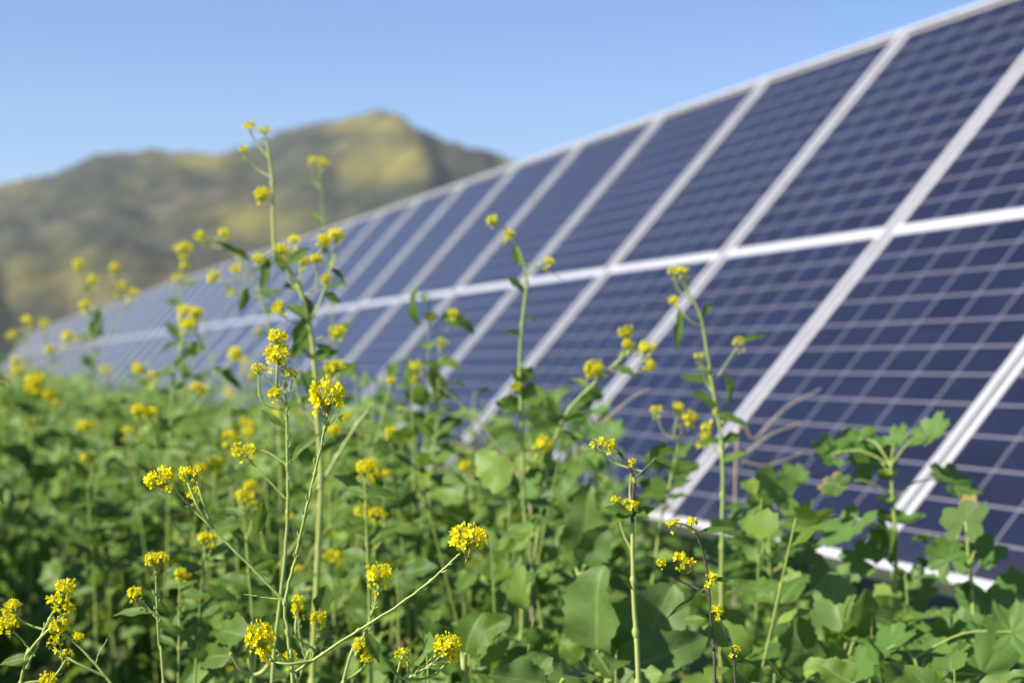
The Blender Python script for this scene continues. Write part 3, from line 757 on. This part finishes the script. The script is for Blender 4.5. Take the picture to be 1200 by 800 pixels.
mustard('far left mustard plant with pale yellow heads level with the hill foot',
    [([(118, 520), (112, 440), (104, 380), (98, 330), (94, 318)], 3.2, 1.6), ([(106, 400), (128, 350), (135, 325)], 1.8, 1.2), ([(110, 420), (136, 380), (152, 352)], 1.6, 1.1)],
    [(92, 309, 17), (135, 314, 17), (109, 327, 13), (142, 335, 13), (157, 343, 15), (100, 356, 14)], [(110, 400, 118, 358, 12), (112, 430, 95, 415, 14), (120, 395, 104, 372, 12)], d=3.9)
mustard('mustard plant with golden heads at the far left edge before the pale panels',
    [([(50, 540), (55, 480), (58, 430), (60, 415)], 3, 1.6), ([(56, 460), (70, 420), (78, 402)], 1.8, 1.2), ([(54, 480), (36, 420), (32, 385)], 1.8, 1.2), ([(56, 470), (54, 420), (52, 390)], 1.4, 1.0)],
    [(59, 409, 17), (79, 394, 16), (32, 375, 15), (52, 379, 13), (13, 392, 13), (17, 424, 14)], [(55, 470, 30, 455, 16), (56, 460, 90, 448, 14)], d=4.2)
mustard('mustard plant with green yellow tips against the brown hill, above the row of panels',
    [([(216, 520), (212, 440), (210, 380), (212, 330), (214, 300)], 3, 1.5), ([(211, 370), (208, 345), (207, 330)], 1.4, 1)],
    [(212, 290, 15), (219, 290, 14), (217, 311, 12), (207, 325, 11)], [(211, 400, 195, 372, 12), (212, 420, 240, 400, 12)], d=3.6)
mustard('pair of tiny yellow mustard tips floating before the hill',
    [([(400, 560), (398, 480), (392, 400), (384, 320), (378, 250), (375, 205)], 2.6, 1.0)],
    [(379, 190, 14), (367, 187, 11)], [(384, 300, 376, 270, 10), (392, 400, 410, 375, 14)], d=3.2, pods=False)
mustard('mustard plant with fat yellow heads glowing at the left edge of the weeds',
    [([(36, 640), (38, 560), (40, 500), (41, 460)], 3.2, 1.8), ([(39, 520), (58, 480), (62, 465)], 1.8, 1.2)],
    [(41, 446, 28), (57, 462, 22), (36, 455, 20), (8, 470, 14)], [(38, 540, 4, 520, 22, 0, 0, 'ovate'), (40, 520, 76, 505, 22, 0, 0, 'ovate')], d=3.4)
for (x, y, s, d, lab) in [
    (240, 630, 22, 1.95, 'mustard plant with one flat yellow head in the shade right of the twin heads'),
    (284, 578, 20, 2.05, 'mustard plant with a blurred yellow head beside the slanting arm'),
    (211, 670, 18, 1.95, 'small mustard head sunk among dark leaves above the twin heads'),
    (427, 547, 24, 2.0, 'mustard plant with one plump yellow head right of the thick pale stem'),
    (101, 535, 17, 2.7, 'mustard plant with a dim yellow head above the dark hollow'),
    (440, 600, 15, 2.2, 'mustard plant with a small yellow head in leaves right of the thick stem'),
    (545, 545, 15, 2.6, 'mustard plant with a small yellow head under the slanting dry stalk'),
    (98, 498, 18, 3.0, 'mustard plant with a soft yellow head in the left weeds'),
    (150, 505, 15, 3.0, 'mustard plant with a soft yellow head behind the left weeds, near the thin stalk'),
    (268, 510, 16, 2.5, 'mustard plant with a dull yellow head left of the straight stem'),
    (700, 560, 12, 2.4, 'mustard plant with pale buds under the dark forked tip'),
    (458, 505, 13, 2.6, 'mustard plant with a tiny yellow head by the lowest visible seam')]:
    a = rng.uniform(-14, 14)
    mustard(lab, [([(x + a * 2, y + 190), (x + a, y + 90), (x + a * .3, y + 30), (x, y + s * .4)], 2.2, 1.0)], [(x, y, s), (x + rng.uniform(6, 15), y + rng.uniform(-2, 12), s * .6)],
            [(x + a, y + 90, x + a + 34, y + 66, 18, 0, 0, 'ovate'), (x + a * 1.3, y + 110, x - 30, y + 92, 20, 0, 0, 'ovate')], d=d)

# ---- mustard plants farther off: a few kinds, copied
def template(seed, h):
    rg = np.random.default_rng(seed); root = empty('mustard_plant', (0, 0, 0))
    mb = MB(); lm = MB(); heads = []
    P = spline([(0, 0, -.03), (rg.normal(0, .02), rg.normal(0, .02), h * .4), (rg.normal(0, .04), rg.normal(0, .04), h * .75), (rg.normal(0, .05), rg.normal(0, .05), h)], 5)
    tube(mb, P, np.linspace(.004, .0013, len(P)), 6); heads.append((P[-1], P[-1] - P[-2]))
    for k in range(int(rg.integers(4, 8))):
        i = int(rg.integers(6, len(P) - 2)); a = rg.uniform(0, 6.28); L = rg.uniform(.08, .24)
        o_ = np.array([math.cos(a), math.sin(a), 0]); e = P[i] + o_ * L * .5 + np.array([0, 0, L])
        Q = spline([P[i], P[i] + o_ * L * .35 + np.array([0, 0, L * .45]), e], 4); tube(mb, Q, np.linspace(.0018, .001, len(Q)), 5)
        heads.append((e, Q[-1] - Q[-3]))
    for k in range(11):
        i = int(rg.integers(3, len(P) - 3)); a = rg.uniform(0, 6.28); L = rg.uniform(.05, .11); el = rg.uniform(-.2, .9)
        put_leaf(lm, P[i], P[i] + L * np.array([math.cos(a) * math.cos(el), math.sin(a) * math.cos(el), math.sin(el)]), L * rg.uniform(.25, .5), (0, 0, 1), n=5, wide=1, shape='lance' if k % 2 else 'ovate', fold=.3, curl=.5, wave=.02, seed=k)
    mb.build('stem', [M_STEM], root); lm.build('foliage', [M_MUST], root)
    for p, q in heads:
        add_cluster(root, p + unit(q) * .006, unit(q) + np.array([0, 0, .4]), rg.uniform(.016, .025), rg.uniform() < .4, (0, 0, 0))
    return root
TEMPL = [template(100 + k, hh) for k, hh in enumerate((.84, .92, .98, .88))]
def copy_tree(o, parent=None):
    c = o.copy(); COL.objects.link(c)
    if parent is not None: c.parent = parent
    for ch in list(o.children): copy_tree(ch, c)
    return c
spots = []
for k in range(9):
    d = rng.uniform(2.1, 3.4); xi = rng.uniform(250, 470); spots.append(((xi - 600) / F * d, d, xi))
while len(spots) < 40:
    d = 2.9 + 15 * rng.uniform() ** 1.6
    lineS = O0[0] - (d - O0[1]) * math.tan(AZ)
    x0, x1 = -.33 * d - .1, min(lineS - .25, .25 * d)
    x = rng.uniform(x0, x1)
    xi = 600 + F * x / d
    if xi > 430 and rng.uniform() < .75: continue
    spots.append((x, d, xi))
used = [False] * 4
for k, (x, d, xi) in enumerate(spots):
    j = k % 4
    o = TEMPL[j] if not used[j] else copy_tree(TEMPL[j]); used[j] = True
    s = rng.uniform(.84, 1.02) * (.9 if k < 9 else 1) * (.88 if xi > 430 else 1)
    if d > 7: s *= .95
    o.location = (x, d, 0); o.rotation_euler = (rng.normal(0, .08), rng.normal(0, .08), rng.uniform(0, 6.28)); o.scale = (s, s, s)
    tag(o, 'blurred yellow flowered mustard plant scattered through the weeds behind the sharp stems', 'mustard plant', 'blurred mustard plants in the weeds')

# ---- mallow plants at the right
def mallow(label, d, leaves, stem, yellow=(), tops=()):
    W3 = [np.array([px(p[0], p[1], d) for p in stem])]
    b0 = W3[0][0].copy(); g0 = b0.copy(); g0[2] = -.02
    root = empty('mallow_plant', (g0[0], g0[1], 0), label, 'mallow plant', 'mallow plants before the panels'); org = np.array([g0[0], g0[1], 0])
    mb = MB(); Q = spline(np.vstack([g0, (g0 + b0) / 2, W3[0]]), 6); tube(mb, Q, np.linspace(.0045, .0018, len(Q)), 7)
    for k, (x, y, r) in enumerate(leaves):
        dd = rng.uniform(-.07, .07); c = px(x, y, d + dd); R = r / F * (d + dd) * 1.10
        j = int(np.argmin(np.linalg.norm((Q - c) * np.array([1, 1, 1.0]), axis=1) + np.where(Q[:, 2] > c[2] - .01, .2, 0)))
        A = Q[j]; mid = A * .5 + c * .5 + np.array([0, 0, .012]); tube(mb, spline([A, mid, c], 4), np.linspace(.0014, .0011, 9), 5)
        V, T3, Q4, uv = palm_leaf(1, int(rng.integers(0, 9999)), cup=rng.uniform(-.25, .55), rings=5, na=91, lobes=5 if rng.uniform() < .5 else 7, depth=rng.uniform(.28, .42))
        out = unit(c - A + np.array([0, 0, .02])); nrm = unit(np.array([-.35, -.55, .62]) + rng.normal(0, .33, 3))
        yv = unit(out - nrm * (out @ nrm)); B = basis(yv, nrm); V = c + (V * R) @ B.T
        lm = MB(); lm.add(V, np.vstack([np.hstack([T3, -np.ones((len(T3), 1), int)]), Q4]) if False else Q4, uv)
        lm.add(V, T3, uv)
        lo = lm.build('leaf', [M_MALLOWY if k in yellow else M_MALLOW], root, True, org)
        if k in yellow: lo['label'] = 'leaf with a dry yellow brown edge'
    for (x, y, r) in tops:
        c = px(x, y, d); lm = MB()
        for q in range(6):
            a = q * 1.05 + rng.uniform(0, .5); L = r / F * d
            put_leaf(lm, c, c + L * np.array([math.cos(a) * .8, math.sin(a) * .5, rng.uniform(.2, .9)]), L * .7, (0, -.3, 1), n=5, wide=1, shape='broad', fold=.6, curl=.4, wave=.02, seed=q)
        lm.build('young_leaves', [M_YOUNG], root, True, org)
    mb.build('stem', [M_STEM], root, True, org)
mallow('tallest mallow plant with lobed leaves reaching over the white panel seam at the right', 2.35,
       [(974, 532, 24), (1008, 514, 26), (1022, 545, 32), (1050, 520, 22), (1090, 510, 26), (1116, 566, 32), (980, 568, 20), (996, 618, 38), (958, 606, 32), (1052, 612, 31), (1070, 694, 34), (1012, 655, 30), (1040, 640, 26)],
       [(1050, 790), (1048, 720), (1050, 640), (1046, 580), (1044, 545)], yellow=(6,), tops=[(1040, 560, 16), (1040, 592, 16), (1080, 635, 16), (1085, 665, 16), (1055, 745, 20)])
mallow('mallow plant with a brown edged leaf before the bottom right panel', 2.2,
       [(1130, 612, 36), (1147, 650, 32), (1112, 655, 26), (1160, 722, 46), (1200, 700, 42), (1120, 745, 40), (1190, 760, 40), (1092, 720, 26)],
       [(1140, 800), (1142, 740), (1138, 680), (1134, 640)], yellow=(0,), tops=[(1098, 640, 14), (1130, 690, 16)])
mallow('lower mallow plant spreading below the beige dry twigs', 2.5,
       [(905, 585, 34), (885, 632, 34), (930, 560, 20), (872, 600, 26), (925, 640, 36), (955, 660, 30), (900, 680, 32), (865, 660, 28), (942, 612, 28), (838, 640, 26)],
       [(905, 790), (903, 720), (902, 650), (900, 600)], tops=[(900, 555, 14), (906, 690, 18), (940, 690, 14)])
mallow('leafy mallow plant low in the bottom right corner', 1.95,
       [(1040, 760, 40), (1090, 775, 44), (1150, 790, 46), (1000, 790, 38), (1185, 740, 36)],
       [(1075, 840), (1078, 800), (1072, 770)], tops=[(1060, 730, 18)])

# ---- broad leaved plants with single big blades
def broad(label, d, leaves, foot, young=(), m=None):
    f0 = px(foot[0], foot[1], d); org = np.array([f0[0], f0[1], 0])
    root = empty('broadleaf_weed', org, label, 'weed', 'broad leaved weeds in the front growth')
    mb = MB(); tube(mb, spline([org - np.array([0, 0, .02]), org + np.array([.005, .005, f0[2] * .5]), f0], 5), (.006, .004), 7)
    for k, (x0, y0, x1, y1, wpx, roll) in enumerate(leaves):
        a = px(x0, y0, d + rng.uniform(-.03, .03)); c = px(x1, y1, d + rng.uniform(-.05, .05))
        tube(mb, spline([f0, (f0 + a) / 2 + np.array([0, 0, -.006]), a], 4), np.linspace(.003, .002, 9), 6)
        lm = MB(); up = np.array([-.25 + math.sin(roll), -.8 * math.cos(roll), .45])
        put_leaf(lm, a, c, wpx / F * d, up, n=16, wide=4, shape='broad', fold=.36, curl=rng.uniform(.3, .8), wave=.04, teeth=.05, seed=int(rng.integers(0, 999)))
        lo = lm.build('leaf', [M_YOUNG if k in young else (m or M_BROAD)], root, True, org)
        if k in young: lo['label'] = 'young yellow green leaf'
    mb.build('stem', [M_STEM], root, True, org)
broad('broad leaved weed with one huge dull green blade behind the straight pale stem', 1.95,
      [(700, 762, 680, 668, 88, -.5), (712, 768, 722, 690, 64, .7), (745, 770, 790, 690, 95, .4), (690, 790, 610, 770, 60, .2), (720, 790, 830, 735, 60, .5), (680, 775, 655, 745, 26, 0), (700, 780, 720, 740, 22, 0)], (712, 790), young=(5, 6))
broad('broad leaved weed with an upright light green blade above the huge dull one', 2.15,
      [(682, 658, 678, 582, 52, 0), (685, 662, 712, 615, 40, .5), (675, 665, 655, 640, 24, -.4), (690, 668, 715, 660, 18, .4)], (682, 672), young=(2, 3))
broad('broad leaved weed with two grey green blades below the white panel corner', 2.0,
      [(992, 745, 968, 665, 62, -.35), (996, 748, 1022, 700, 44, .5), (950, 772, 920, 722, 52, -.2), (985, 760, 968, 735, 18, 0), (1000, 752, 990, 722, 14, .2)], (992, 768), young=(3, 4))
broad('broad leaved weed with a rounded flat blade at the bottom edge, right of centre', 1.75,
      [(640, 800, 575, 790, 44, .2), (660, 795, 700, 775, 36, .2), (625, 800, 640, 760, 34, 0)], (648, 806))
broad('broad leaved weed with toothed blades at the foot of the straight stem', 1.75,
      [(290, 745, 240, 728, 40, .2), (300, 750, 330, 715, 34, .3), (270, 765, 225, 770, 40, 0), (320, 770, 360, 755, 40, .3)], (295, 790), m=M_MUST)
broad('broad leaved weed with pale blades beside the sprig low in the front centre', 1.85,
      [(540, 760, 498, 735, 40, 0), (548, 755, 590, 720, 46, .4), (545, 765, 560, 715, 40, 0), (535, 772, 500, 775, 38, 0)], (545, 790), m=M_MUST)
broad('broad leaved weed with dark upright blade near the bottom right', 1.85,
      [(1035, 800, 1030, 742, 26, 1.2), (1040, 805, 1075, 770, 36, .3), (880, 800, 850, 762, 36, 0), (1000, 800, 960, 775, 40, 0)], (1010, 815), m=M_MUST)

# ---- dry stalks
def dry(label, lines, d):
    b0 = px(*lines[0][0], d); org = np.array([b0[0], b0[1], 0]); mb = MB()
    for k, l in enumerate(lines):
        P = [px(x, y, d) for x, y in l]
        if k == 0: P = [org - np.array([0, 0, .02])] + P
        Q = spline(P, 5); tube(mb, Q, np.linspace(.0022 if k == 0 else .0017, .0008, len(Q)), 6)
    o = mb.build('dry_stalk', [M_DRY], None, True, org); o.location = org
    tag(o, label, 'dry stalk')
dry('beige dry twig forking up before the second panel from the right', [[(862, 545), (885, 515), (918, 480), (962, 455)], [(872, 532), (905, 508), (940, 495)], [(868, 540), (900, 545), (940, 530)]], 2.9)
dry('beige dry stalk slanting down across the middle weeds', [[(622, 590), (605, 552), (575, 512), (545, 478), (515, 452)]], 2.5)
dry('thin dry purplish twig beside the lone tall stem', [[(760, 455), (735, 470), (700, 500), (675, 520)][::-1]], 2.7)

# ------------------------------------------------------------------ hazy air
mb = MB(); box(mb, (0, 650, 60), (2400, 1900, 140))
m = bpy.data.materials.new('thin haze'); m.use_nodes = True; t = m.node_tree
t.nodes.remove(t.nodes['Principled BSDF']); v = N(t, 'ShaderNodeVolumePrincipled')
v.inputs['Color'].default_value = (.86, .88, .95, 1); v.inputs['Density'].default_value = .0003; v.inputs['Anisotropy'].default_value = .2
t.links.new(v.outputs[0], t.nodes['Material Output'].inputs['Volume'])
tag(mb.build('haze', [m], None, False), kind='stuff')
